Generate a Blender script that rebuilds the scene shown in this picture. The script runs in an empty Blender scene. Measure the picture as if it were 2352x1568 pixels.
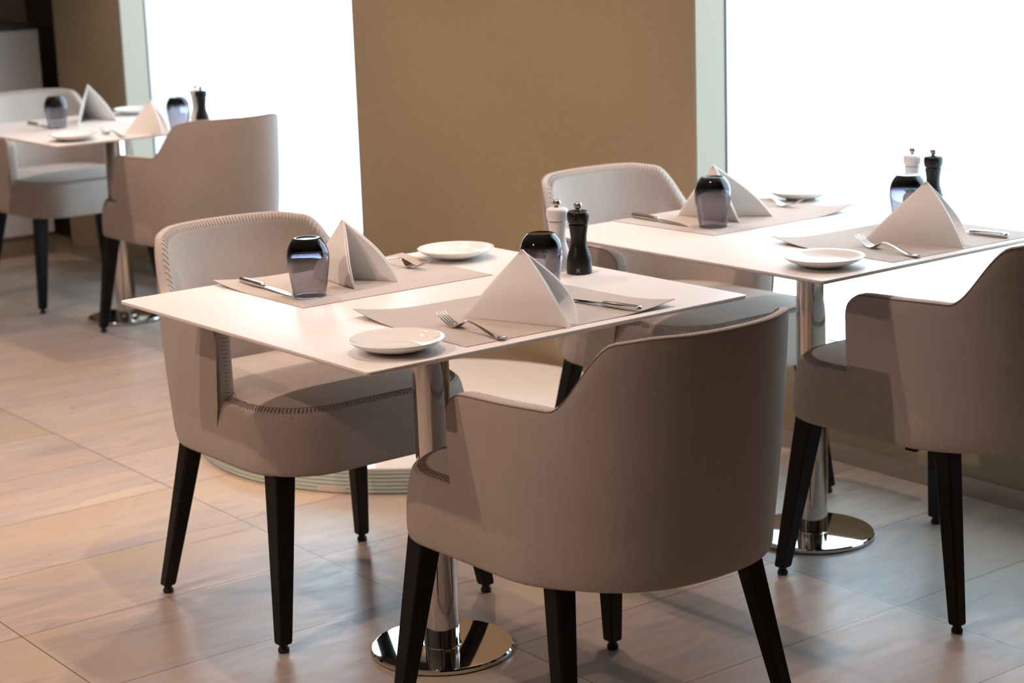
import bpy, bmesh, math, random
from mathutils import Vector, Matrix, Euler
from math import pi, sin, cos, sqrt, radians

random.seed(7)
S = bpy.context.scene
COL = S.collection

# ------------------------------------------------------------------ camera
cam_d = bpy.data.cameras.new('camera')
cam = bpy.data.objects.new('camera', cam_d); COL.objects.link(cam)
YAW, PITCH, ROLL = 0.910052717, -0.219703235, -0.0335952495
d = Vector((cos(YAW)*cos(PITCH), sin(YAW)*cos(PITCH), sin(PITCH)))
r = Vector((sin(YAW), -cos(YAW), 0)); u = r.cross(d)
r2 = cos(ROLL)*r + sin(ROLL)*u; u2 = -sin(ROLL)*r + cos(ROLL)*u
cam.matrix_world = Matrix(((r2.x, u2.x, -d.x, -2.2052971), (r2.y, u2.y, -d.y, -3.10701213),
                           (r2.z, u2.z, -d.z, 1.49951143), (0, 0, 0, 1)))
cam_d.sensor_width = 36.0
cam_d.lens = 4468.39516/2352*36.0
cam_d.clip_start = 0.05; cam_d.clip_end = 200
cam_d.dof.use_dof = True
cam_d.dof.focus_distance = 3.70
cam_d.dof.aperture_fstop = 5.0
S.camera = cam

# ------------------------------------------------------------------ light
S.view_settings.view_transform = 'Standard'
S.view_settings.look = 'None'
S.view_settings.gamma = 1.0
S.view_settings.exposure = 0.0
S.view_settings.use_curve_mapping = False
W = bpy.data.worlds.new('sky'); S.world = W; W.use_nodes = True
bg = W.node_tree.nodes['Background']
bg.inputs['Color'].default_value = (0.69, 0.865, 1.0, 1)
bg.inputs['Strength'].default_value = 6.0

WARM = (1.0, 0.725, 0.585)
def spot(x, y, power, angle=95, blend=0.35, size=0.022, z=2.78, tilt=(0, 0), col=WARM):
    l = bpy.data.lights.new('ceiling_downlight', 'SPOT')
    l.energy = power; l.color = col; l.spot_size = radians(angle); l.spot_blend = blend
    l.shadow_soft_size = size
    o = bpy.data.objects.new('ceiling_downlight', l); COL.objects.link(o)
    o.location = (x, y, z); o.rotation_euler = (radians(tilt[0]), radians(tilt[1]), 0)
    return o
spot(-1.7, 0.10, 76)
spot(-3.1, -0.2, 120, tilt=(0, -35), angle=60)
spot(0.0, -0.05, 74)
spot(1.10, -0.05, 44)
spot(-1.6, 1.75, 80)
spot(0.2, 1.7, 70)
spot(1.0, 1.72, 88)
spot(-0.6, 3.4, 80)
spot(0.9, 3.45, 75)
spot(-2.6, -2.4, 14)
spot(-1.9, 5.0, 60)

# ------------------------------------------------------------------ helpers
def node(nt, t, **kw):
    n = nt.nodes.new(t)
    for k, v in kw.items():
        if k in n.inputs.keys(): n.inputs[k].default_value = v
        else: setattr(n, k, v)
    return n
def new_mat(name, col=(.8, .8, .8), rough=.5, metal=0.0, spec=0.5, **kw):
    m = bpy.data.materials.new(name); m.use_nodes = True
    b = m.node_tree.nodes['Principled BSDF']
    b.inputs['Base Color'].default_value = (*col, 1)
    b.inputs['Roughness'].default_value = rough
    b.inputs['Metallic'].default_value = metal
    b.inputs['Specular IOR Level'].default_value = spec
    for k, v in kw.items(): b.inputs[k].default_value = v
    return m
def bsdf(m): return m.node_tree.nodes['Principled BSDF']
def mix_rgb(nt, fac, a, b, mode='MIX'):
    n = nt.nodes.new('ShaderNodeMix'); n.data_type = 'RGBA'; n.blend_type = mode
    for sock, v in ((n.inputs[0], fac), (n.inputs[6], a), (n.inputs[7], b)):
        if hasattr(v, 'is_linked'): nt.links.new(v, sock)
        elif isinstance(v, tuple): sock.default_value = (*v, 1) if len(v) == 3 else v
        else: sock.default_value = v
    return n.outputs[2]
def mth(nt, op, a, b=None, c=None):
    n = nt.nodes.new('ShaderNodeMath'); n.operation = op
    for i, v in enumerate((a, b, c)):
        if v is None: continue
        if hasattr(v, 'is_linked'): nt.links.new(v, n.inputs[i])
        else: n.inputs[i].default_value = v
    return n.outputs[0]
def obj_coord(nt):
    return nt.nodes.new('ShaderNodeTexCoord').outputs['Object']
def sep(nt, v):
    n = nt.nodes.new('ShaderNodeSeparateXYZ'); nt.links.new(v, n.inputs[0]); return n.outputs
def comb(nt, x, y, z):
    n = nt.nodes.new('ShaderNodeCombineXYZ')
    for i, v in enumerate((x, y, z)):
        if hasattr(v, 'is_linked'): nt.links.new(v, n.inputs[i])
        else: n.inputs[i].default_value = v
    return n.outputs[0]
def noise(nt, vec, scale, detail=3, rough=.5):
    n = nt.nodes.new('ShaderNodeTexNoise'); nt.links.new(vec, n.inputs['Vector'])
    n.inputs['Scale'].default_value = scale; n.inputs['Detail'].default_value = detail
    n.inputs['Roughness'].default_value = rough
    return n
def ramp(nt, fac, stops):
    n = nt.nodes.new('ShaderNodeValToRGB'); nt.links.new(fac, n.inputs[0])
    e = n.color_ramp.elements
    while len(e) < len(stops): e.new(.5)
    for el, (p, c) in zip(e, stops): el.position = p; el.color = (*c, 1)
    return n.outputs[0]
def bump(m, height, strength=.3, dist=.001):
    nt = m.node_tree; n = nt.nodes.new('ShaderNodeBump')
    n.inputs['Strength'].default_value = strength; n.inputs['Distance'].default_value = dist
    nt.links.new(height, n.inputs['Height']); nt.links.new(n.outputs[0], bsdf(m).inputs['Normal'])

# ------------------------------------------------------------------ materials
def make_floor_mat():
    m = new_mat('sandstone_tile', rough=.34, spec=.5); nt = m.node_tree
    x, y, z = sep(nt, obj_coord(nt))
    uu = mth(nt, 'DIVIDE', mth(nt, 'SUBTRACT', mth(nt, 'MULTIPLY_ADD', y, -0.024, x), .121), .762)
    vv = mth(nt, 'DIVIDE', mth(nt, 'SUBTRACT', y, .297), .385)
    fu, fv = mth(nt, 'FLOOR', uu), mth(nt, 'FLOOR', vv)
    wn = nt.nodes.new('ShaderNodeTexWhiteNoise'); wn.noise_dimensions = '3D'
    nt.links.new(comb(nt, fu, fv, 3.7), wn.inputs['Vector'])
    rnd = wn.outputs['Value']
    off = mth(nt, 'MULTIPLY', rnd, 37.0)
    v1 = comb(nt, mth(nt, 'MULTIPLY', x, 1.1), mth(nt, 'MULTIPLY', y, 6.5), off)
    n1 = noise(nt, v1, 1.5, 2, .45)
    v2 = comb(nt, mth(nt, 'MULTIPLY', x, 2.6), mth(nt, 'MULTIPLY', y, 10.0), off)
    n2 = noise(nt, v2, 2.0, 5, .62); n2.inputs['Distortion'].default_value = 1.1
    n3 = noise(nt, comb(nt, x, mth(nt, 'MULTIPLY', y, 2.0), off), 1.3, 2)
    base = ramp(nt, n1.outputs[0], [(.30, (.45, .37, .345)), (.40, (.60, .48, .40)), (.47, (.50, .415, .395)), (.55, (.64, .51, .405)), (.62, (.53, .44, .41)), (.72, (.68, .55, .44))])
    och = mix_rgb(nt, ramp(nt, n3.outputs[0], [(.45, (0, 0, 0)), (.66, (.9, .9, .9))]), base, (.60, .47, .335))
    veinmask = ramp(nt, n2.outputs[0], [(.60, (0, 0, 0)), (.72, (.75, .75, .75))])
    vm2 = mth(nt, 'MULTIPLY', veinmask, mth(nt, 'GREATER_THAN', rnd, .5))
    c = mix_rgb(nt, vm2, och, (.40, .25, .14))
    tint = mth(nt, 'MULTIPLY_ADD', rnd, .16, .69)
    c = mix_rgb(nt, 1.0, c, comb(nt, tint, tint, tint), 'MULTIPLY')
    du = mth(nt, 'MULTIPLY', mth(nt, 'SUBTRACT', .5, mth(nt, 'ABSOLUTE', mth(nt, 'SUBTRACT', mth(nt, 'FRACT', uu), .5))), .762)
    dv = mth(nt, 'MULTIPLY', mth(nt, 'SUBTRACT', .5, mth(nt, 'ABSOLUTE', mth(nt, 'SUBTRACT', mth(nt, 'FRACT', vv), .5))), .385)
    g = mth(nt, 'LESS_THAN', mth(nt, 'MINIMUM', du, dv), .0016)
    c = mix_rgb(nt, g, c, (.14, .095, .07))
    nt.links.new(c, bsdf(m).inputs['Base Color'])
    rg = mth(nt, 'MULTIPLY_ADD', n2.outputs[0], .2, .25)
    nt.links.new(rg, bsdf(m).inputs['Roughness'])
    bump(m, mth(nt, 'MULTIPLY_ADD', g, -1.0, mth(nt, 'MULTIPLY', n2.outputs[0], .15)), .25, .002)
    return m

def make_fabric(name, c1, c2, scale=1.0):
    m = new_mat(name, rough=.9, spec=.15); nt = m.node_tree
    oc = obj_coord(nt); x, y, z = sep(nt, oc)
    hx = mth(nt, 'ADD', x, y)
    k = 2500.0*scale
    warp = noise(nt, oc, 40, 2)
    wob = mth(nt, 'MULTIPLY', warp.outputs[0], 5.0)
    a = mth(nt, 'SINE', mth(nt, 'ADD', mth(nt, 'MULTIPLY', hx, k), wob))
    b = mth(nt, 'SINE', mth(nt, 'ADD', mth(nt, 'MULTIPLY', mth(nt, 'ADD', z, mth(nt, 'MULTIPLY', hx, .6)), k*1.1), wob))
    wv = mth(nt, 'MULTIPLY_ADD', mth(nt, 'MULTIPLY', a, b), .5, .5)
    streak = noise(nt, comb(nt, mth(nt, 'MULTIPLY', x, 60), mth(nt, 'MULTIPLY', y, 60), mth(nt, 'MULTIPLY', z, 4)), 2.2, 3, .6)
    blotch = noise(nt, oc, 6, 2)
    f = mth(nt, 'MULTIPLY_ADD', streak.outputs[0], .32, mth(nt, 'MULTIPLY', wv, .5))
    c = ramp(nt, f, [(.08, c1), (.72, c2)])
    t = mth(nt, 'MULTIPLY_ADD', blotch.outputs[0], .18, .91)
    c = mix_rgb(nt, 1.0, c, comb(nt, t, t, t), 'MULTIPLY')
    nt.links.new(c, bsdf(m).inputs['Base Color'])
    bsdf(m).inputs['Sheen Weight'].default_value = .12
    bsdf(m).inputs['Sheen Roughness'].default_value = .5
    bump(m, wv, .35, .0006)
    return m

def make_wall_mat():
    m = new_mat('woven_brown_wallcovering', rough=.85, spec=.2); nt = m.node_tree
    oc = obj_coord(nt); x, y, z = sep(nt, oc)
    nz = noise(nt, comb(nt, mth(nt, 'MULTIPLY', x, 8), mth(nt, 'MULTIPLY', y, 8), mth(nt, 'MULTIPLY', z, 120)), 3, 3)
    ny = noise(nt, comb(nt, mth(nt, 'MULTIPLY', x, 120), mth(nt, 'MULTIPLY', y, 120), mth(nt, 'MULTIPLY', z, 6)), 3, 3)
    f = mth(nt, 'MULTIPLY_ADD', nz.outputs[0], .5, mth(nt, 'MULTIPLY', ny.outputs[0], .5))
    c = ramp(nt, f, [(.3, (.335, .258, .160)), (.7, (.405, .318, .207))])
    nt.links.new(c, bsdf(m).inputs['Base Color'])
    bump(m, f, .25, .001)
    return m

M = {}
M['floor'] = make_floor_mat()
M['wall'] = make_wall_mat()
M['fabric'] = make_fabric('taupe_woven_fabric', (.335, .285, .25), (.485, .42, .375))
M['seat_fabric'] = make_fabric('taupe_seat_fabric', (.335, .285, .25), (.485, .42, .375))
M['thread'] = new_mat('brown_thread', (.22, .17, .135), .8, spec=.2)
M['piping'] = new_mat('brown_piping', (.20, .155, .13), .85, spec=.1)
M['leg'] = new_mat('black_stained_wood', (.005, .005, .005), .5, spec=.2)
M['glide'] = new_mat('black_plastic', (.01, .01, .01), .5)
M['black_cloth'] = new_mat('black_lining', (.015, .014, .013), .9)
M['laminate'] = new_mat('white_laminate', (.80, .765, .735), .36, spec=.35)
M['edge'] = new_mat('laminate_edge', (.62, .55, .50), .45)
M['chrome'] = new_mat('polished_steel', (.68, .66, .64), .05, metal=1.0)
M['cutlery'] = new_mat('stainless_steel', (.66, .65, .64), .11, metal=1.0)
M['porcelain'] = new_mat('glazed_porcelain', (.84, .82, .79), .08, spec=.6)
M['white_wood'] = new_mat('white_lacquered_wood', (.80, .79, .78), .42)
M['black_wood'] = new_mat('black_lacquered_wood', (.008, .008, .0085), .33, spec=.3)
M['knob_steel'] = new_mat('brushed_steel', (.55, .50, .46), .3, metal=1.0)
M['emblem'] = new_mat('grey_print', (.24, .235, .23), .5)
M['cream'] = new_mat('cream_paint', (.345, .31, .245), .6)
M['frame_white'] = new_mat('white_window_frame', (.82, .84, .85), .4)
M['gasket'] = new_mat('black_gasket', (.02, .022, .03), .6)
M['steel_trim'] = new_mat('brushed_skirting', (.47, .42, .37), .32, metal=.75)
M['ceiling'] = new_mat('ceiling_paint', (.50, .45, .40), .9)
M['room_wall'] = new_mat('beige_room_wall', (.24, .20, .16), .9)
M['cabinet'] = new_mat('grey_white_lacquer', (.55, .52, .50), .4)
M['dark_top'] = new_mat('dark_stone', (.03, .03, .035), .3)
M['kick'] = new_mat('brown_kick', (.22, .16, .11), .6)
M['dark_niche'] = new_mat('dark_brown_panel', (.07, .05, .035), .8)
M['plinth_top'] = new_mat('white_gloss_glass', (.82, .81, .78), .06, spec=.6)
M['plinth_layer'] = new_mat('green_tinted_glass', (.58, .68, .62), .2, spec=.5)
M['plinth_gap'] = new_mat('green_glass_joint', (.25, .33, .28), .3)
M['sticker'] = new_mat('pale_pink_sticker', (.72, .62, .58), .6)

m = new_mat('woven_vinyl_mat', rough=.8, spec=.12); nt = m.node_tree
oc = obj_coord(nt); x, y, z = sep(nt, oc)
a = mth(nt, 'SINE', mth(nt, 'MULTIPLY', x, 1500)); b = mth(nt, 'SINE', mth(nt, 'MULTIPLY', y, 1500))
wv = mth(nt, 'MULTIPLY_ADD', mth(nt, 'MULTIPLY', a, b), .5, .5)
st = noise(nt, comb(nt, mth(nt, 'MULTIPLY', x, 5), mth(nt, 'MULTIPLY', y, 260), 0), 2, 3)
f = mth(nt, 'MULTIPLY_ADD', wv, .55, mth(nt, 'MULTIPLY', st.outputs[0], .45))
c = ramp(nt, f, [(.2, (.37, .325, .295)), (.8, (.60, .54, .50))])
nt.links.new(c, bsdf(m).inputs['Base Color']); bump(m, wv, .3, .0006)
M['mat'] = m

m = new_mat('white_linen', (.86, .835, .815), .85, spec=.15); nt = m.node_tree
n1 = noise(nt, obj_coord(nt), 900, 2)
bump(m, n1.outputs[0], .12, .0005)
M['linen'] = m

m = bpy.data.materials.new('smoked_blue_glass'); m.use_nodes = True; nt = m.node_tree
nt.nodes.remove(nt.nodes['Principled BSDF'])
g = nt.nodes.new('ShaderNodeBsdfGlass'); g.inputs['Color'].default_value = (.97, .97, .985, 1)
g.inputs['Roughness'].default_value = 0; g.inputs['IOR'].default_value = 1.5
va = nt.nodes.new('ShaderNodeVolumeAbsorption'); va.inputs['Color'].default_value = (.22, .205, .29, 1); va.inputs['Density'].default_value = 285
nt.links.new(g.outputs[0], nt.nodes['Material Output'].inputs['Surface'])
nt.links.new(va.outputs[0], nt.nodes['Material Output'].inputs['Volume'])
M['smoked_glass'] = m

m = bpy.data.materials.new('window_glass'); m.use_nodes = True; nt = m.node_tree
nt.nodes.remove(nt.nodes['Principled BSDF'])
tr = nt.nodes.new('ShaderNodeBsdfTransparent'); tr.inputs['Color'].default_value = (.97, .985, .99, 1)
gl = nt.nodes.new('ShaderNodeBsdfGlossy'); gl.inputs['Roughness'].default_value = .0
lw = nt.nodes.new('ShaderNodeLayerWeight')
fr_out = mth(nt, 'MULTIPLY_ADD', mth(nt, 'POWER', lw.outputs['Facing'], 5.0), .5, .04)
mx = nt.nodes.new('ShaderNodeMixShader')
nt.links.new(fr_out, mx.inputs[0]); nt.links.new(tr.outputs[0], mx.inputs[1]); nt.links.new(gl.outputs[0], mx.inputs[2])
nt.links.new(mx.outputs[0], nt.nodes['Material Output'].inputs['Surface'])
M['window_glass'] = m

# ------------------------------------------------------------------ mesh helpers
def link(name, bm, mats, parent=None, smooth=True, angle=40, loc=None, recalc=True):
    if recalc: bmesh.ops.recalc_face_normals(bm, faces=bm.faces[:])
    me = bpy.data.meshes.new(name); bm.to_mesh(me); bm.free()
    for mm in (mats if isinstance(mats, (list, tuple)) else [mats]): me.materials.append(mm)
    o = bpy.data.objects.new(name, me); COL.objects.link(o)
    if parent: o.parent = parent
    if loc: o.location = loc
    if smooth:
        for p in me.polygons: p.use_smooth = True
        me.set_sharp_from_angle(angle=radians(angle))
    return o
def bevel(o, w, seg=2, angle=35):
    md = o.modifiers.new('bevel', 'BEVEL'); md.width = w; md.segments = seg
    md.limit_method = 'ANGLE'; md.angle_limit = radians(angle); md.harden_normals = False
    return o
def box(bm, x0, x1, y0, y1, z0, z1):
    v = [bm.verts.new((x, y, z)) for z in (z0, z1) for x, y in ((x0, y0), (x1, y0), (x1, y1), (x0, y1))]
    for f in ((0, 3, 2, 1), (4, 5, 6, 7), (0, 1, 5, 4), (1, 2, 6, 5), (2, 3, 7, 6), (3, 0, 4, 7)):
        bm.faces.new([v[i] for i in f])
def loft(bm, rings, cap0=True, cap1=True, closed=True, mat=0):
    vs = [[bm.verts.new(p) for p in ring] for ring in rings]
    n = len(vs[0])
    for a, b in zip(vs, vs[1:]):
        for i in range(n if closed else n-1):
            f = bm.faces.new((a[i], a[(i+1) % n], b[(i+1) % n], b[i])); f.material_index = mat
    if cap0: bm.faces.new(list(reversed(vs[0])))
    if cap1: bm.faces.new(vs[-1])
    return vs
def lathe(bm, prof, seg=48, center=(0, 0), mat=0):
    """prof: list of (r, z); r == 0 at an end makes a pole."""
    cx, cy = center
    rows = []
    for r_, z_ in prof:
        if r_ <= 1e-7: rows.append([bm.verts.new((cx, cy, z_))])
        else: rows.append([bm.verts.new((cx+r_*cos(2*pi*i/seg), cy+r_*sin(2*pi*i/seg), z_)) for i in range(seg)])
    for a, b in zip(rows, rows[1:]):
        for i in range(seg):
            j = (i+1) % seg
            if len(a) == 1 and len(b) == 1: continue
            if len(a) == 1: f = bm.faces.new((a[0], b[j], b[i]))
            elif len(b) == 1: f = bm.faces.new((a[i], a[j], b[0]))
            else: f = bm.faces.new((a[i], a[j], b[j], b[i]))
            f.material_index = mat
def tube(bm, pts, rad, seg=8, cap=True):
    pts = [Vector(p) for p in pts]
    rings = []; up = Vector((0, 0, 1)); prev = None
    for i, p in enumerate(pts):
        t = (pts[min(i+1, len(pts)-1)] - pts[max(i-1, 0)]).normalized()
        if prev is None:
            a = t.cross(up)
            if a.length < 1e-4: a = t.cross(Vector((1, 0, 0)))
            a.normalize()
        else:
            a = (prev - t*prev.dot(t)).normalized()
        prev = a; b = t.cross(a)
        rr = rad(i) if callable(rad) else rad
        rings.append([p + a*rr*cos(2*pi*k/seg) + b*rr*sin(2*pi*k/seg) for k in range(seg)])
    loft(bm, rings, cap, cap)
def crom(P, n=8):
    """Catmull-Rom through tuples."""
    out = []; P = [tuple(p) for p in P]
    for i in range(len(P)-1):
        p0 = P[max(i-1, 0)]; p1 = P[i]; p2 = P[i+1]; p3 = P[min(i+2, len(P)-1)]
        for k in range(n):
            t = k/n
            out.append(tuple(.5*((2*b)+(-a+c)*t+(2*a-5*b+4*c-d_)*t*t+(-a+3*b-3*c+d_)*t**3) for a, b, c, d_ in zip(p0, p1, p2, p3)))
    out.append(P[-1]); return out
def empty(name, loc=(0, 0, 0), rz=0):
    o = bpy.data.objects.new(name, None); COL.objects.link(o)
    o.location = loc; o.rotation_euler = (0, 0, rz); o.empty_display_size = .05
    return o
def tag(o, label, cat, group=None):
    o['label'] = label; o['category'] = cat
    if group: o['group'] = group
    return o
def dup(o, parent=None):
    c_ = o.copy(); COL.objects.link(c_)
    if parent: c_.parent = parent
    for ch in list(o.children): dup(ch, c_)
    return c_
USED = set()
def place(proto, loc, rz, label, group, name_cat):
    o = proto if proto.name not in USED else dup(proto)
    USED.add(proto.name)
    o.location = loc; o.rotation_euler = (0, 0, rz)
    tag(o, label, name_cat, group)
    return o

# ------------------------------------------------------------------ setting
def struct(name, bm, mat, rz=0, smooth=False):
    o = link(name, bm, mat, smooth=smooth); o['kind'] = 'structure'
    o.rotation_euler = (0, 0, rz); return o
CEIL = 2.8
WR = -0.0085            # the window wall is a touch out of square with the tables
WX = 1.608
bm = bmesh.new(); box(bm, -6, 2.6, -7, 7, -.08, 0); struct('floor', bm, M['floor'])
bm = bmesh.new(); box(bm, -6, 2.6, -7, 7, CEIL, CEIL+.1); struct('ceiling', bm, M['ceiling'])
SILL = .285; HEAD = 2.62
W1 = (-0.83, .945); W2 = (2.685, 4.495)
WEND = 5.15
bm = bmesh.new()
ys = [-7, W1[0], W1[1], W2[0], W2[1], WEND]
for i in range(0, 6, 2): box(bm, WX, WX+.258, ys[i], ys[i+1], 0, CEIL)
for a, b in (W1, W2):
    box(bm, WX, WX+.258, a, b, 0, SILL); box(bm, WX, WX+.258, a, b, HEAD, CEIL)
struct('wall_right', bm, M['wall'], WR)
bm = bmesh.new(); box(bm, 1.86, 1.96, 5.0, 6.0, 0, CEIL); struct('wall_niche', bm, M['dark_niche'])
bm = bmesh.new(); box(bm, -6, 2.1, 5.88, 6.1, 0, CEIL); struct('wall_back', bm, M['wall'])
bm = bmesh.new(); box(bm, -6, -5.8, -7, 6, 0, CEIL); struct('wall_left', bm, M['room_wall'])
bm = bmesh.new(); box(bm, -6, 2.1, -7, -6.8, 0, CEIL); struct('wall_front', bm, M['room_wall'])
bm = bmesh.new()
for a, b in ((-7, .9), (.9, WEND)): box(bm, WX-.009, WX-.0005, a, b, 0.0, .05)
box(bm, WX-.0095, WX-.0003, -7, WEND, .05, .0525)
struct('baseboard_right', bm, M['steel_trim'], WR)
for n, (a, b) in enumerate((W1, W2)):
    root = empty('window_%d' % (n+1)); root['kind'] = 'structure'; root.rotation_euler = (0, 0, WR)
    bm = bmesh.new(); t = .012; x0, x1 = WX-.001, WX+.11
    box(bm, x0, x1, b-t, b+.0, SILL, HEAD); box(bm, x0, x1, a, a+t, SILL, HEAD)
    box(bm, x0, x1, a, b, HEAD-t, HEAD); box(bm, x0, x1, a, b, SILL, SILL+t)
    link('window_reveal', bm, M['cream'], root, smooth=False)
    bm = bmesh.new(); x0, x1 = WX+.11, WX+.118
    for (p, q, z0, z1) in ((b-.013, b, SILL+.012, HEAD), (a, a+.013, SILL+.012, HEAD)):
        box(bm, x0, x1, p, q, z0, z1)
    link('window_gasket', bm, M['gasket'], root, smooth=False)
    bm = bmesh.new(); x0, x1 = WX+.118, WX+.262; fw = .0135
    for (p, q, z0, z1) in ((b-fw, b, SILL, HEAD), (a, a+fw, SILL, HEAD), (a, b, SILL, SILL+fw), (a, b, HEAD-fw, HEAD)):
        box(bm, x0, x1, p, q, z0, z1)
    link('window_frame', bm, M['frame_white'], root, smooth=False)
    bm = bmesh.new(); box(bm, WX+.2, WX+.206, a+fw, b-fw, SILL+fw, HEAD-fw)
    link('window_pane', bm, M['window_glass'], root, smooth=False)

# ------------------------------------------------------------------ cabinet at the far end
cab = empty('sideboard_cabinet', (1.2, 5.53, 0))
tag(cab, 'pale grey sideboard cabinet with dark top at the far end beside the brown wall', 'cabinet')
bm = bmesh.new(); box(bm, -.75, .425, -.27, .3, .095, 1.03); bevel(link('cabinet_body', bm, M['cabinet'], cab, smooth=False), .003)
bm = bmesh.new(); box(bm, -.76, .43, -.28, .3, 1.03, 1.055); bevel(link('worktop', bm, M['dark_top'], cab, smooth=False), .003)
bm = bmesh.new(); box(bm, -.75, .425, -.268, .29, 0, .095); link('toe_kick', bm, M['kick'], cab, smooth=False)
for k in range(2):
    bm = bmesh.new(); x0 = -.745+k*.585; box(bm, x0, x0+.58, -.288, -.2705, .1, 1.025)
    bevel(link('door', bm, M['cabinet'], cab, smooth=False), .002)

# ------------------------------------------------------------------ chair
N_EXP = 2.4; Y0 = -.05
def shell_plan(t, z, off=0.0):
    """t in [-1,1]: left arm front .. rear centre .. right arm front. returns x, y and outward normal"""
    k = (z-.38)/.44
    a = .266+.010*k; b = .300+.045*k
    yf = .02+.03*min(1, (z-.38)/.12)+.01*min(1, max(0, (z-.5)/.15))
    def P(s):
        s = abs(s)
        if s > .8:                                     # straight arm
            f = (s-.8)/.2; return (a, Y0+(yf-Y0)*f)
        ph = (s/.8)*pi/2                               # rear centre (0) to side (pi/2)
        return (a*sin(ph)**(2/N_EXP), Y0-b*cos(ph)**(2/N_EXP) if ph < pi/2-1e-9 else Y0)
    sg = 1 if t >= 0 else -1
    x, y = P(t)
    e = 1e-3; tt = abs(t)
    p1, p2 = P(max(tt-e, 0)), P(min(tt+e, 1))
    if tt < e: nx, ny = 0, -1
    else:
        dx, dy = p2[0]-p1[0], p2[1]-p1[1]; l = sqrt(dx*dx+dy*dy) or 1
        nx, ny = dy/l, -dx/l
    return (sg*(x-off*nx), y-off*ny, sg*nx, ny)
# stations equally spaced along the outline
def stations(n, z=.65):
    fine = [i/800 for i in range(-800, 801)]
    pts = [shell_plan(t, z)[:2] for t in fine]
    L = [0]
    for p, q in zip(pts, pts[1:]): L.append(L[-1]+math.hypot(q[0]-p[0], q[1]-p[1]))
    out = []; j = 0
    for i in range(n+1):
        target = L[-1]*i/n
        while j < len(L)-2 and L[j+1] < target: j += 1
        f = (target-L[j])/((L[j+1]-L[j]) or 1)
        out.append((fine[j]+(fine[j+1]-fine[j])*f, target))
    return out, L[-1]
def smooth01(x): x = max(0, min(1, x)); return x*x*(3-2*x)
ARM_Z, BACK_Z = .679, .818
def top_z(s, total):
    """height of the shell rim by distance s along the outline from the arm front"""
    s = min(s, total-s)
    c_ = total/2
    arm = ARM_Z + .006*sin(pi*min(1, s/.30)) + .006*smooth01((s-.12)/.16)
    rise = smooth01((s-.262)/.118)
    top = BACK_Z - .012*(1-smooth01((s-.34)/.12))
    z = arm*(1-rise)+top*rise
    R = .05
    if s < R: z -= R*(1-sqrt(max(0, 1-((R-s)/R)**2)))
    return z
def shell_th(s, total):
    s = min(s, total-s)
    th = .046 - .016*smooth01((s-.22)/.14)
    E = .026
    if s < E: th *= max(.10, sqrt(max(0, 1-((E-s)/E)**2)))
    return th
def inner_off(s, total, dz):
    """distance of the padded inner face from the outer shell, dz below the rim"""
    q = min(s, total-s)
    return shell_th(s, total) + (.004+.030*smooth01((q-.22)/.14))*smooth01(dz/.16)*min(1, q/.03)
def rim_section(t, s, total):
    """profile of the padded shell at a station, outer bottom -> over the rim -> inner bottom"""
    H = top_z(s, total); th = shell_th(s, total); pr = []
    r_ = min(.026, th*.78)
    def P(off, z): x, y, nx, ny = shell_plan(t, z, off); return (x, y, z)
    pr.append(P(.012, .372)); pr.append(P(.003, .374)); pr.append(P(0, .382))
    ro = min(.007, th*.2)
    for k in range(1, 11): pr.append(P(-.004*sin(pi*k/11), .382+(H-ro-.382)*k/11))
    for k in range(0, 4): a = k/3*pi/2; pr.append(P(ro*(1-cos(a)), H-ro+ro*sin(a)))
    for k in range(0, 5): a = k/4*pi/2; pr.append(P(th-r_+r_*sin(a), H-r_+r_*cos(a)))
    for k in range(1, 11):
        z = (H-r_)+(.43-(H-r_))*k/10
        pr.append(P(inner_off(s, total, H-r_-z), z))
    return pr
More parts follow.
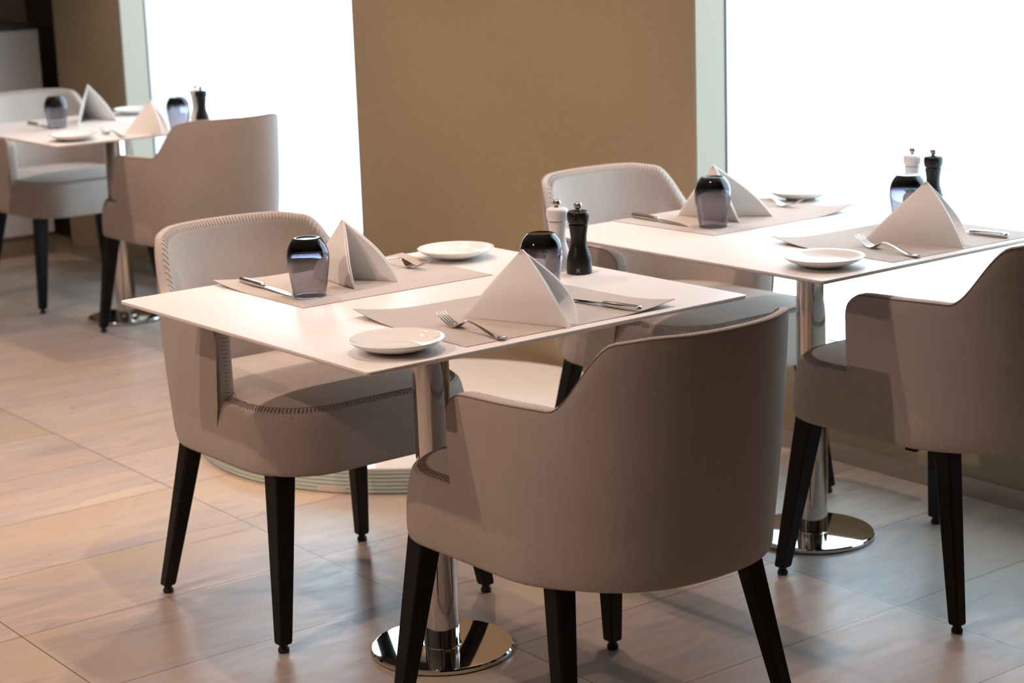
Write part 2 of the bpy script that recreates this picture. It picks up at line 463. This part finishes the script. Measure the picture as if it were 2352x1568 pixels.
def build_chair():
    ch = empty('upholstered_armchair')
    st, tot = stations(110)
    # extra stations at the rounded ends
    extra = []
    for s in (.0015, .005, .010, .016, .022):
        t_ = None
        for (ta, sa), (tb, sb) in zip(st, st[1:]):
            if sa <= s <= sb: t_ = ta+(tb-ta)*(s-sa)/(sb-sa); break
        extra += [(t_, s), (-t_, tot-s)]
    st = sorted(st+extra, key=lambda q: q[1])
    secs = [rim_section(t, s, tot) for t, s in st]
    bm = bmesh.new(); loft(bm, secs, True, True, closed=True)
    link('backrest', bm, M['fabric'], ch, angle=50)
    # piping along the outer seam of the rim
    bm = bmesh.new(); pts = []
    for t, s in st:
        if s < .004 or s > tot-.004: continue
        H = top_z(s, tot); x, y, nx, ny = shell_plan(t, H-.004, 0.001); pts.append((x, y, H-.0035))
    def down(sgn):
        q = []
        for k in range(1, 9):
            z = (ARM_Z-.05)-(ARM_Z-.05-.50)*k/8
            x, y, nx, ny = shell_plan(sgn*.985, z, .000); q.append((x, y, z))
        return q
    pts = list(reversed(down(-1)))+pts+down(1)
    tube(bm, pts, .0014, 6)
    link('piping', bm, M['piping'], ch)
    # blanket stitches along the inner side of the rim and down the arm fronts
    bm = bmesh.new()
    n = int(tot/.0085); st2, _ = stations(n)
    for t, s in st2:
        if s < .03 or s > tot-.03: continue
        H = top_z(s, tot); th = shell_th(s, tot)
        r_ = min(.026, th*.78); line = []
        for k in range(0, 4):
            a = radians(26+k*15); zz = H-r_+(r_+.0003)*cos(a)
            x0, y0_, _, _ = shell_plan(t, zz, th-r_+(r_+.0003)*sin(a)); line.append((x0, y0_, zz))
        tube(bm, line, .0007, 4)
    link('back_stitching', bm, M['thread'], ch)
    for sg in (-1, 1):
        bm = bmesh.new()
        for k in range(20):
            z = .640-k*.0085
            t = sg*.985; th = .046
            xa, ya, nx, ny = shell_plan(t, z, .013); xb, yb, _, _ = shell_plan(t, z, .025)
            tube(bm, ((xa, ya+.011, z), ((xa+xb)/2, ya+.0145, z), (xb, ya+.012, z)), .0009, 4)
        link('arm_stitching', bm, M['thread'], ch)
    # seat
    def outline(w, yf, yb, rf, rb, n=10):
        pts = []
        for cx, cy, r_, a0 in ((w-rf, yf-rf, rf, 0), (-w+rf, yf-rf, rf, 90), (-w+rb, yb+rb, rb, 180), (w-rb, yb+rb, rb, 270)):
            for k in range(n+1):
                a = radians(a0+90*k/n); pts.append([cx+r_*cos(a), cy+r_*sin(a)])
        # bow of the front edge
        for p in pts:
            if p[1] > yf-rf-.001: p[1] += .016*(1-(p[0]/w)**2)
        # subdivide long straight pieces
        out = []
        for i, p in enumerate(pts):
            q = pts[(i+1) % len(pts)]; dd = math.hypot(q[0]-p[0], q[1]-p[1]); k = max(1, int(dd/.02))
            for j in range(k): out.append((p[0]+(q[0]-p[0])*j/k, p[1]+(q[1]-p[1])*j/k))
        return out
    base = outline(.262, .270, -.29, .128, .20)
    def inset(dlt):
        w, yf, yb = .262-dlt, .272-dlt, -.29+dlt
        fx = w/.262; cy = (.272-.29)/2; hy = (.272+.29)/2; fy = (hy-dlt)/hy
        return [(p[0]*fx, cy+(p[1]-cy)*fy) for p in base]
    prof = [(.030, .370), (-.0055, .3702), (-.0085, .372), (-.0100, .378), (-.0105, .395), (-.0095, .43), (-.0065, .46), (-.002, .485), (.0015, .4955), (.005, .4985), (.007, .4975),
            (.010, .5005), (.018, .505), (.034, .511), (.06, .517), (.10, .522), (.16, .525), (.22, .526)]
    bm = bmesh.new(); loft(bm, [[(x, y, z) for x, y in inset(dl)] for dl, z in prof], True, True)
    link('seat', bm, M['seat_fabric'], ch, angle=60)
    bm = bmesh.new()
    ol = [(a, b) for a, b in zip(inset(.009), inset(.022))]
    acc = 0; last = None
    ring = [(p, q) for p, q in ol]
    for i in range(len(ring)):
        (p, q), (p2, q2) = ring[i], ring[(i+1) % len(ring)]
        L = math.hypot(p2[0]-p[0], p2[1]-p[1]); s = -acc
        while True:
            s += .0085
            if s > L: acc = L-(s-.0085); break
            f = s/L
            A = (p[0]+(p2[0]-p[0])*f, p[1]+(p2[1]-p[1])*f); B = (q[0]+(q2[0]-q[0])*f, q[1]+(q2[1]-q[1])*f)
            if A[1] < .045: continue
            tube(bm, ((*A, .5008), ((A[0]+B[0])/2, (A[1]+B[1])/2, .5062), (*B, .5072)), .0010, 4)
    tube(bm, [(x, y, .5072) for x, y in inset(.0235) if y > .04], .0008, 4)
    link('seat_stitching', bm, M['thread'], ch)
    bm = bmesh.new(); loft(bm, [[(x, y, .362) for x, y in inset(.04)], [(x, y, .371) for x, y in inset(.03)]])
    link('seat_frame', bm, M['black_cloth'], ch)
    bm = bmesh.new(); box(bm, -.229, -.217, -.102, -.074, .351, .3645)
    o = link('care_tag', bm, M['black_cloth'], ch, smooth=False)
    # legs
    for fx, fy, tx, ty in ((-.266, .248, -.224, .204), (.266, .248, .224, .204), (-.266, -.25, -.217, -.178), (.266, -.25, .217, -.178)):
        bm = bmesh.new(); rings = []; rear = fy < 0; wt = .0218 if rear else .0242
        for f, z, h in ((0, .0185, .0125), (.012, .0225, .0142), (.5, .19, (.0142+wt)/2), (1, .366, wt), (1.12, .408, wt)):
            cx, cy = fx+(tx-fx)*f, fy+(ty-fy)*f
            cc = h*(.24 if rear else .12)
            rings.append([(cx+sx*h-(cc if e else 0)*sx, cy+sy*h-(0 if e else cc)*sy, z) for sx, sy, es in ((1, 1, (0, 1)), (-1, 1, (1, 0)), (-1, -1, (0, 1)), (1, -1, (1, 0))) for e in es])
        loft(bm, rings)
        lg = link('leg', bm, M['leg'], ch, angle=25)
        bm = bmesh.new(); lathe(bm, [(0, 0), (.0105, 0), (.012, .002), (.012, .008), (.009, .012), (.009, .0185), (0, .0185)], 16, (fx, fy))
        link('glide', bm, M['glide'], lg)
    return ch
chair = build_chair()
G = 'beige upholstered armchairs at the dining tables'
place(chair, (.0135, .463, 0), pi, 'taupe upholstered armchair facing out from the far side of the nearest white table', G, 'chair')
place(chair, (-.004, -.485, 0), 0, 'taupe armchair seen from behind at the nearest table, closest to the camera', G, 'chair')
place(chair, (1.112, .445, 0), pi, 'pale armchair in front of the brown pillar, behind the white table by the window', G, 'chair')
place(chair, (1.108, -.408, 0), 0, 'brown-grey armchair cut off by the right picture edge, back to the camera by the window', G, 'chair')
place(chair, (1.222, 3.190, 0), 0, 'blurred taupe armchair seen from behind in front of the far left window', G, 'chair')
place(chair, (1.215, 4.195, 0), pi, 'blurred beige armchair at the far left, partly behind the table beside the cabinet', G, 'chair')

# ------------------------------------------------------------------ tables
TOP = .745; HA = .449
def build_table():
    t = empty('pedestal_dining_table')
    def rr(h, r_=.010):
        return [(sx*(h-r_)+r_*cos(radians(a0+k*22.5)), sy*(h-r_)+r_*sin(radians(a0+k*22.5))) for sx, sy, a0 in ((1, 1, 0), (-1, 1, 90), (-1, -1, 180), (1, -1, 270)) for k in range(5)]
    bm = bmesh.new()
    rings = [[(x, y, z) for x, y in rr(h)] for h, z in ((HA-.030, TOP-.0125), (HA-.0035, TOP-.0085), (HA-.0004, TOP-.006), (HA, TOP-.0025), (HA-.0006, TOP-.0006), (HA-.002, TOP))]
    vs = loft(bm, rings)
    link('tabletop', bm, M['laminate'], t, angle=20)
    bm = bmesh.new(); box(bm, -.16, .16, -.16, .16, TOP-.0165, TOP-.0125); link('mounting_plate', bm, M['black_cloth'], t, smooth=False)
    bm = bmesh.new(); lathe(bm, [(0, .010), (.0375, .010), (.0375, TOP-.0165), (0, TOP-.0165)], 64); link('pole', bm, M['chrome'], t)
    bm = bmesh.new(); lathe(bm, [(0, .001), (.146, .001), (.1485, .003), (.1485, .0095), (.146, .0125), (.142, .0133), (0, .0145)], 96)
    bp = link('base_plate', bm, M['chrome'], t, angle=30)
    bm = bmesh.new(); lathe(bm, [(.0374, .0138), (.0400, .0138), (.0404, .0146), (.0396, .0156), (.0374, .0158)], 64); link('collar', bm, M['chrome'], bp)
    return t
T = build_table()
GT = 'white square pedestal tables'
place(T, (0, 0, 0), 0, 'nearest white square table on a chrome pole, in sharp focus', GT, 'table')
place(T, (1.095, -.013, 0), 0, 'white square table pushed up to the bright window at the right', GT, 'table')
place(T, (1.142, 3.612, 0), 0, 'blurred white square table at the far left window', GT, 'table')

# ------------------------------------------------------------------ placemats
def build_mat(name, corners, lifts, label):
    """corners: near-left, near-right, far-right, far-left; lifts: corner curl in metres"""
    n, m_ = 34, 24; bm = bmesh.new(); th = .0011
    c0 = [sum(c_[i] for c_ in corners)/4 for i in (0, 1)]
    rows = []
    for lay in (0, 1):
        g = []
        for j in range(m_+1):
            row = []
            for i in range(n+1):
                a, b = i/n, j/m_
                x = (1-a)*(1-b)*corners[0][0]+a*(1-b)*corners[1][0]+a*b*corners[2][0]+(1-a)*b*corners[3][0]
                y = (1-a)*(1-b)*corners[0][1]+a*(1-b)*corners[1][1]+a*b*corners[2][1]+(1-a)*b*corners[3][1]
                z = 0
                for (ca, cb), lf in zip(((0, 0), (1, 0), (1, 1), (0, 1)), lifts):
                    if lf:
                        dd = abs(a-ca)*.47+abs(b-cb)*.34
                        z += lf*max(0, 1-dd/.15)**2
                row.append(bm.verts.new((x-c0[0], y-c0[1], z+.0002+th*lay)))
            g.append(row)
        rows.append(g)
    lo, hi = rows
    for j in range(m_):
        for i in range(n):
            bm.faces.new((hi[j][i], hi[j][i+1], hi[j+1][i+1], hi[j+1][i]))
            bm.faces.new((lo[j][i], lo[j+1][i], lo[j+1][i+1], lo[j][i+1]))
    for i in range(n):
        bm.faces.new((lo[0][i], lo[0][i+1], hi[0][i+1], hi[0][i])); bm.faces.new((lo[m_][i+1], lo[m_][i], hi[m_][i], hi[m_][i+1]))
    for j in range(m_):
        bm.faces.new((lo[j+1][0], lo[j][0], hi[j][0], hi[j+1][0])); bm.faces.new((lo[j][n], lo[j+1][n], hi[j+1][n], hi[j][n]))
    o = link('placemat', bm, M['mat'], loc=(c0[0], c0[1], TOP))
    tag(o, label, 'placemat', 'woven taupe placemats')
    return o
build_mat('a', ((-.231, .094), (.236, .092), (.243, .432), (-.232, .446)), (0, 0, .006, .010), 'woven taupe placemat on the far half of the nearest table, under the upright glass')
build_mat('b', ((-.218, -.418), (.274, -.428), (.268, -.075), (-.212, -.052)), (0, .014, 0, .016), 'woven taupe placemat with a curled corner on the near half of the nearest table')
build_mat('c', ((.880, .092), (1.360, .090), (1.365, .430), (.868, .436)), (0, .020, 0, 0), 'pale placemat on the far half of the window table')
build_mat('d', ((.892, -.434), (1.372, -.446), (1.372, -.085), (.895, -.075)), (0, 0, 0, .016), 'placemat with a curled corner on the near half of the window table')
MT = TOP+.0014

# ------------------------------------------------------------------ plates
def build_plate():
    bm = bmesh.new()
    outer = [(0, .0030), (.026, .0030), (.030, .0), (.036, .0), (.040, .0030), (.060, .0078), (.076, .0150), (.0842, .0208), (.0853, .0222)]
    inner = [(.0850, .0236), (.0838, .0238), (.076, .0190), (.062, .0122), (.052, .0090), (.044, .0076), (.03, .0070), (0, .0068)]
    lathe(bm, outer+inner, 96)
    return link('side_plate', bm, M['porcelain'], angle=50)
P = build_plate(); GP = 'white porcelain side plates'
place(P, (-.318, -.350, TOP), 0, 'white side plate at the near corner of the nearest table, beside the fork', GP, 'plate')
place(P, (.308, .318, TOP), 0, 'white side plate at the far corner of the nearest table, against the brown pillar', GP, 'plate')
place(P, (.768, -.352, TOP), 0, 'white side plate at the near corner of the window table', GP, 'plate')
place(P, (1.425, .338, TOP), 0, 'white side plate fading into the bright window on the window table', GP, 'plate')
place(P, (.812, 3.255, TOP), 0, 'blurred white side plate on the near edge of the far left table', GP, 'plate')
place(P, (1.40, 3.92, TOP), 0, 'blurred white side plate at the back of the far left table', GP, 'plate')

# ------------------------------------------------------------------ tumblers (upside down)
def build_glass():
    H = .119
    out = crom([(.0325, .0), (.0345, .012), (.0388, .040), (.0425, .066), (.0432, .078), (.0415, .093), (.0360, .107), (.0285, .1165)], 6)
    inn = crom([(.0309, .0006), (.0325, .012), (.0364, .040), (.0399, .066), (.0403, .078), (.0377, .088), (.0318, .0955), (.020, .0990), (.010, .0996)], 6)
    prof = [(0, .0997)]+list(reversed(inn))+[(.0318, 0.0)]+out+[(.0265, .1183), (.0245, .1188), (.0225, .1182), (.018, .1168), (.010, .1160), (0, .1158)]
    bm = bmesh.new(); lathe(bm, prof, 96)
    return link('tumbler_glass', bm, M['smoked_glass'], angle=80)
Gl = build_glass(); GG = 'smoked blue tumblers turned upside down'
place(Gl, (-.156, .189, MT), 0, 'smoked blue tumbler upside down beside the knife on the nearest table', GG, 'glass')
place(Gl, (.192, -.128, MT), .7, 'smoked blue tumbler behind the napkin and before the mills on the nearest table', GG, 'glass')
place(Gl, (.966, .184, MT), 1.3, 'smoked blue tumbler standing on the far placemat of the window table', GG, 'glass')
place(Gl, (1.272, -.148, MT), 2.1, 'smoked blue tumbler half hidden by a napkin, before the bright window mills', GG, 'glass')
place(Gl, (.957, 3.695, TOP), 2.6, 'blurred dark tumbler on the far left table before the pale chair back', GG, 'glass')
place(Gl, (1.226, 3.245, TOP), 3.1, 'blurred pale blue tumbler against the window on the far left table', GG, 'glass')

# ------------------------------------------------------------------ salt and pepper mills
def build_mill(name, mat, emblem):
    root = empty(name)
    bm = bmesh.new()
    low = [(0, 0), (.0255, 0), (.0268, .0015)]+crom([(.0269, .006), (.0266, .020), (.0250, .034), (.0212, .048), (.0178, .060), (.0168, .070), (.0172, .080), (.0186, .091), (.0203, .1015)], 6)+[(.0205, .1028), (.0200, .1036), (.0170, .1040), (0, .1040)]
    lathe(bm, low, 64); link('mill_body', bm, mat, root)
    bm = bmesh.new()
    head = [(0, .1040), (.0150, .1040), (.0150, .1056), (.0196, .1058), (.0208, .1068)]+crom([(.0216, .1095), (.0231, .1160), (.0234, .1230), (.0228, .1275), (.0205, .1310), (.0165, .1325), (.0100, .1336), (.0055, .1340)], 5)+[(0, .1341)]
    lathe(bm, head, 64); link('mill_head', bm, mat, root)
    bm = bmesh.new()
    lathe(bm, [(0, .1335), (.0052, .1335), (.0050, .1365)]+crom([(.0066, .1374), (.0082, .1396), (.0085, .1432), (.0079, .1468), (.0066, .1487)], 4)+[(.0060, .1492), (0, .1488)], 32)
    link('mill_knob', bm, M['knob_steel'], root)
    if emblem:
        # small printed crest: a standing animal over a bar, wrapped on the body near the foot
        bm = bmesh.new()
        def q(pts):
            vs = []
            for px, pz in pts:
                rr = .0271; a = px/rr; vs.append(bm.verts.new((rr*sin(a), -rr*cos(a), pz)))
            bm.faces.new(vs)
        def bar(x0, z0, x1, z1, w):
            dx, dz = x1-x0, z1-z0; L = math.hypot(dx, dz); nx, nz = -dz/L*w/2, dx/L*w/2
            q([(x0+nx, z0+nz), (x0-nx, z0-nz), (x1-nx, z1-nz), (x1+nx, z1+nz)])
        u = .001
        for x0, z0, x1, z1, w in ((-5.6, 5.4, 5.6, 5.4, 1.3), (-5.2, 6.2, -3.0, 7.4, 1.0), (5.2, 6.2, 3.4, 7.6, 1.0), (-3.4, 7.2, -1.4, 9.4, 1.2), (-1.4, 7.0, -1.0, 9.6, .9),
                                  (1.0, 6.8, 2.2, 9.4, 1.2), (-3.0, 9.0, 2.8, 9.9, 1.5), (2.3, 9.4, 3.4, 12.0, 1.8), (1.0, 12.6, 3.6, 13.6, 1.5), (3.6, 13.4, 4.6, 11.8, 1.2),
                                  (-3.0, 9.4, -2.2, 12.2, 1.0), (-2.2, 12.0, -5.0, 13.8, 1.0), (-.6, 11.6, -2.0, 13.4, .9), (-4.6, 12.6, -3.2, 13.8, .8)):
            bar(x0*u*.78, z0*u, x1*u*.78, z1*u, w*u)
        link('crest_print', bm, M['emblem'], root, smooth=False)
    return root
mb = build_mill('pepper_mill', M['black_wood'], True)
mw = build_mill('salt_mill', M['white_wood'], False)
ang = math.atan2(-3.107+.028, -2.2053-.375)+pi/2 - .10
GB, GW = 'black pepper mills', 'white salt mills'
place(mb, (.375, -.026, TOP), ang, 'black pepper mill with a grey crest on the nearest table', GB, 'pepper mill')
place(mw, (.371, .038, TOP), 0, 'white salt mill behind the smoked tumbler on the nearest table', GW, 'salt mill')
place(mb, (1.490, -.040, TOP), 2.5, 'black pepper mill silhouetted against the bright right window', GB, 'pepper mill')
place(mw, (1.482, .018, TOP), 0, 'white salt mill fading into the bright right window', GW, 'salt mill')
place(mb, (1.335, 3.264, TOP), 2.5, 'blurred black pepper mill before the far left window', GB, 'pepper mill')
place(mw, (1.343, 3.318, TOP), 0, 'blurred white salt mill behind the black one at the far left window', GW, 'salt mill')

# ------------------------------------------------------------------ cutlery
def build_knife():
    """lies along +Y, handle end at y=0, blade tip at y=.212, base at z=0"""
    root = empty('table_knife')
    bm = bmesh.new(); rings = []
    for y, w, h, zc in ((0, .0030, .0032, .0062), (.0012, .0052, .0050, .0062), (.004, .0066, .0060, .0062), (.020, .0070, .0061, .0063), (.060, .0068, .0058, .0062), (.090, .0060, .0052, .0058), (.0975, .0054, .0044, .0054), (.100, .0035, .0028, .0052)):
        rings.append([(w*(abs(cos(a))**.75)*(1 if cos(a) >= 0 else -1), y, zc+h*(abs(sin(a))**.75)*(1 if sin(a) >= 0 else -1)) for a in [2*pi*k/20 for k in range(20)]])
    loft(bm, rings); link('handle', bm, M['cutlery'], root, angle=60)
    bm = bmesh.new(); rings = []
    for y, x0, x1, t in ((.0985, -.0040, .0040, .0032), (.104, -.0058, .0052, .0024), (.112, -.0078, .0058, .0019), (.150, -.0092, .0062, .0017), (.185, -.0086, .0062, .0015), (.202, -.0050, .0058, .0012), (.209, -.0006, .0048, .0009), (.212, .0020, .0034, .0006)):
        zc = .0052-(y-.0985)*.036
        rings.append([(x0, y, zc+.0002), (x0*.3, y, zc+t*.45), (x1*.7, y, zc+t*.5), (x1, y, zc+t*.4), (x1, y, zc-t*.4), (x1*.7, y, zc-t*.5), (x0*.3, y, zc-t*.45), (x0, y, zc-.0002)])
    loft(bm, rings); link('blade', bm, M['cutlery'], root, angle=35)
    return root
def build_fork():
    """lies along +Y, handle end at y=0, tines tip at y=.205"""
    root = empty('table_fork')
    cl = crom([(0, .0040), (.012, .0024), (.028, .0030), (.055, .0075), (.085, .0135), (.108, .0168), (.120, .0160), (.132, .0105), (.142, .0052), (.150, .0030), (.156, .0031)], 4)
    def width(y):
        P_ = [(0, .0060), (.006, .0086), (.020, .0082), (.05, .0058), (.085, .0036), (.110, .0030), (.122, .0038), (.132, .0075), (.142, .0110), (.150, .0122), (.157, .0122)]
        for (a, wa), (b, wb) in zip(P_, P_[1:]):
            if a <= y <= b+1e-6: return wa+(wb-wa)*(y-a)/(b-a)
        return .0120
    def strip(bm, line, wf, th, xoff=lambda y: 0, curve=0):
        rings = []
        for y, z in line:
            w = wf(y); xo = xoff(y); ring = []
            for k in range(7):
                f = -1+2*k/6; ring.append((xo+w*f, y, z+curve*w*(f*f)*.25+th*sqrt(max(0, 1-.86*f*f))))
            for k in range(6, -1, -1):
                f = -1+2*k/6; ring.append((xo+w*f, y, z+curve*w*(f*f)*.25-th*sqrt(max(0, 1-.86*f*f))))
            rings.append(ring)
        loft(bm, rings)
    bm = bmesh.new(); strip(bm, cl, width, .0014, curve=.25)
    # raised shell at the handle end
    for k in range(5):
        x = -.0048+k*.0024
        tube(bm, ((x*.8, .0025, .0050), (x, .009, .0042), (x*.9, .017, .0040)), .0009, 5)
    link('handle', bm, M['cutlery'], root, angle=60)
    for k in range(4):
        x0 = -.0096+k*.0064
        bm = bmesh.new()
        line = crom([(.153, .0030), (.165, .0042), (.178, .0080), (.192, .0140), (.205, .0215)], 5)
        strip(bm, line, lambda y: .0021*(1-.62*max(0, (y-.17)/.035)) if y > .17 else .0021, .0010, lambda y: x0*(1-.06*(y-.153)/.05))
        link('tine', bm, M['cutlery'], root, angle=60)
    return root
kn, fk = build_knife(), build_fork()
GK, GF = 'steel table knives', 'steel table forks'
def lay(proto, tail, tip, z, label, grp, cat):
    place(proto, (tail[0], tail[1], z), math.atan2(tip[1]-tail[1], tip[0]-tail[0])-pi/2, label, grp, cat)
lay(kn, (-.178, .424), (-.184, .21), MT+.0002, 'steel knife by the upside-down tumbler on the far placemat of the nearest table', GK, 'knife')
lay(kn, (.188, -.426), (.166, -.215), MT+.0002, 'steel knife beside the large folded napkin on the near placemat of the nearest table', GK, 'knife')
lay(fk, (-.139, -.428), (-.130, -.225), MT, 'steel fork beside the side plate on the near placemat of the nearest table', GF, 'fork')
lay(fk, (.152, .438), (.170, .238), MT, 'steel fork half behind the napkin on the far placemat of the nearest table', GF, 'fork')
lay(kn, (.938, .438), (.926, .22), MT+.0002, 'steel knife on the far placemat of the window table, left of the tumbler', GK, 'knife')
lay(kn, (1.278, -.430), (1.258, -.22), MT+.0002, 'pale steel knife right of the napkin on the near placemat of the window table', GK, 'knife')
lay(fk, (.964, -.441), (1.000, -.240), MT, 'steel fork between side plate and napkin on the window table', GF, 'fork')
lay(fk, (1.275, .420), (1.300, .225), MT, 'fork end peeking out behind the far napkin of the window table', GF, 'fork')
lay(kn, (.945, 3.925), (.942, 3.71), TOP+.0002, 'blurred knife left of the dark tumbler on the far left table', GK, 'knife')
lay(fk, (.966, 3.172), (.978, 3.372), TOP, 'blurred fork in front of the near napkin on the far left table', GF, 'fork')

# ------------------------------------------------------------------ napkins
def build_napkin(B, T1, T2, Pk, label, bulge=(.006, .014), z=None, layers=2, round_b=.03):
    """pyramid-folded napkin: ridge from apex Pk down to B, mouth between tips T1 and T2"""
    z = MT if z is None else z
    B, T1, T2, Pk = (Vector((*q, 0)) if len(q) == 2 else Vector((q[0], q[1], q[2]-z)) for q in (B, T1, T2, Pk))
    O = Vector((B.x*.34+T1.x*.33+T2.x*.33, B.y*.34+T1.y*.33+T2.y*.33, 0))
    bm = bmesh.new(); NU, NV = 40, 26
    mid = (T1+T2)/2
    def surf(sh):
        """sheet pulled in by sh metres"""
        rows = []
        Bc = B+(mid-B).normalized()*0
        for j in range(NV+1):
            v = j/NV; row = []
            for i in range(NU+1):
                uu = -1+2*i/NU
                # foot line T1 - B - T2 with a rounded corner at B
                a = abs(uu); T_ = T1 if uu < 0 else T2
                rb = .22
                if a > rb: foot = B.lerp(T_, (a-rb*.5)/(1-rb*.5))
                else:
                    f = (uu+rb)/(2*rb); p0 = B.lerp(T1, (rb*.5)/(1-rb*.5)); p2 = B.lerp(T2, (rb*.5)/(1-rb*.5))
                    foot = p0.lerp(B, f).lerp(B.lerp(p2, f), f)
                top = Pk + (foot-Pk)*.012
                p = top.lerp(foot, v)
                e = (T_-B).normalized(); nrm = e.cross(Pk-B).normalized()
                out_ = nrm if nrm.dot(T_-mid) > 0 else -nrm
                bl = bulge[0] if uu < 0 else bulge[1]
                p = p + out_*bl*sin(pi*v**1.25)*sin(pi*min(1, a*.5+.12)) + e*.010*a*a*sin(pi*v)
                p = p - out_*sh*(.25+.75*sin(pi*(.08+.84*v)))*min(1, a*3+.3)
                if p.z < .0015*0: p.z = 0
                row.append(p)
            rows.append(row)
        return rows
    th = .0028
    for L in range(layers):
        g0, g1 = surf(L*.0050), surf(L*.0050+th)
        V = [[[bm.verts.new(p-O) for p in row] for row in g] for g in (g0, g1)]
        a, b = V
        for j in range(NV):
            for i in range(NU):
                bm.faces.new((a[j][i], a[j][i+1], a[j+1][i+1], a[j+1][i])); bm.faces.new((b[j][i], b[j+1][i], b[j+1][i+1], b[j][i+1]))
        for j in range(NV):
            bm.faces.new((a[j][0], a[j+1][0], b[j+1][0], b[j][0])); bm.faces.new((a[j+1][NU], a[j][NU], b[j][NU], b[j+1][NU]))
        for i in range(NU):
            bm.faces.new((a[0][i+1], a[0][i], b[0][i], b[0][i+1])); bm.faces.new((a[NV][i], a[NV][i+1], b[NV][i+1], b[NV][i]))
    o = link('folded_napkin', bm, M['linen'], loc=(O.x, O.y, z), angle=70)
    bevel(o, .0011, 2, 50)
    tag(o, label, 'napkin', 'white pyramid-folded napkins')
    return o
build_napkin((-.026, .395), (-.055, .179), (.055, .177), (-.022, .262, .880), 'white folded napkin with its open mouth in front, behind the tumbler on the nearest table', (.012, .012))
build_napkin((-.074, -.194), (.008, -.434), (.040, -.420), (-.004, -.315, .881), 'large white folded napkin in focus on the near placemat of the nearest table', (.012, .042))
build_napkin((1.030, .392), (1.048, .180), (1.168, .184), (1.040, .258, .880), 'white folded napkin behind the tumbler on the window table', (.012, .010))
build_napkin((1.040, -.198), (1.115, -.438), (1.152, -.426), (1.128, -.322, .882), 'white folded napkin on the near placemat of the window table', (.012, .036))
build_napkin((1.20, 3.98), (1.062, 3.745), (1.222, 3.728), (1.165, 3.84, .885), 'blurred white folded napkin standing open on the far left table', (.004, .006), z=TOP+.0003)
build_napkin((1.012, 3.285), (1.090, 3.12), (1.125, 3.13), (1.09, 3.20, .868), 'blurred pinkish napkin at the near edge of the far left table', (.004, .012), z=TOP+.0003)

# ------------------------------------------------------------------ round glass plinth by the pillar
pl = empty('round_plinth', (.972, 1.45, 0))
tag(pl, 'low round plinth of stacked greenish glass with glossy white top by the pillar', 'plinth')
R = .632
for k in range(6):
    z0 = .001+k*.0105; bm = bmesh.new()
    lathe(bm, [(0, z0), (R-.003, z0), (R-.0035, z0+.0012)]+[(R-.0015, z0+.0016), (R, z0+.003), (R, z0+.0078), (R-.0015, z0+.0092)]+[(R-.0035, z0+.0096), (R-.0035, z0+.0105), (0, z0+.0105)], 128)
    link('glass_layer', bm, M['plinth_layer'], pl, angle=30)
bm = bmesh.new(); lathe(bm, [(0, .064), (R-.001, .064), (R, .0655), (R, .0695), (R-.002, .0715), (0, .0715)], 128)
link('plinth_top', bm, M['plinth_top'], pl, angle=30)
bm = bmesh.new(); a0 = math.atan2(1.105-1.45, .366-.972); a1 = math.atan2(1.018-1.45, .402-.972); rows = []
for k in range(9):
    a = a0+(a1-a0)*k/8; rows.append([((R+.0004)*cos(a), (R+.0004)*sin(a), .003), ((R+.0012)*cos(a), (R+.0012)*sin(a), .003), ((R+.0012)*cos(a), (R+.0012)*sin(a), .020), ((R+.0004)*cos(a), (R+.0004)*sin(a), .020)])
loft(bm, rows); link('sticker', bm, M['sticker'], pl, smooth=False)
pl.children[-1]['label'] = 'pale pink sticker on the glass edge'
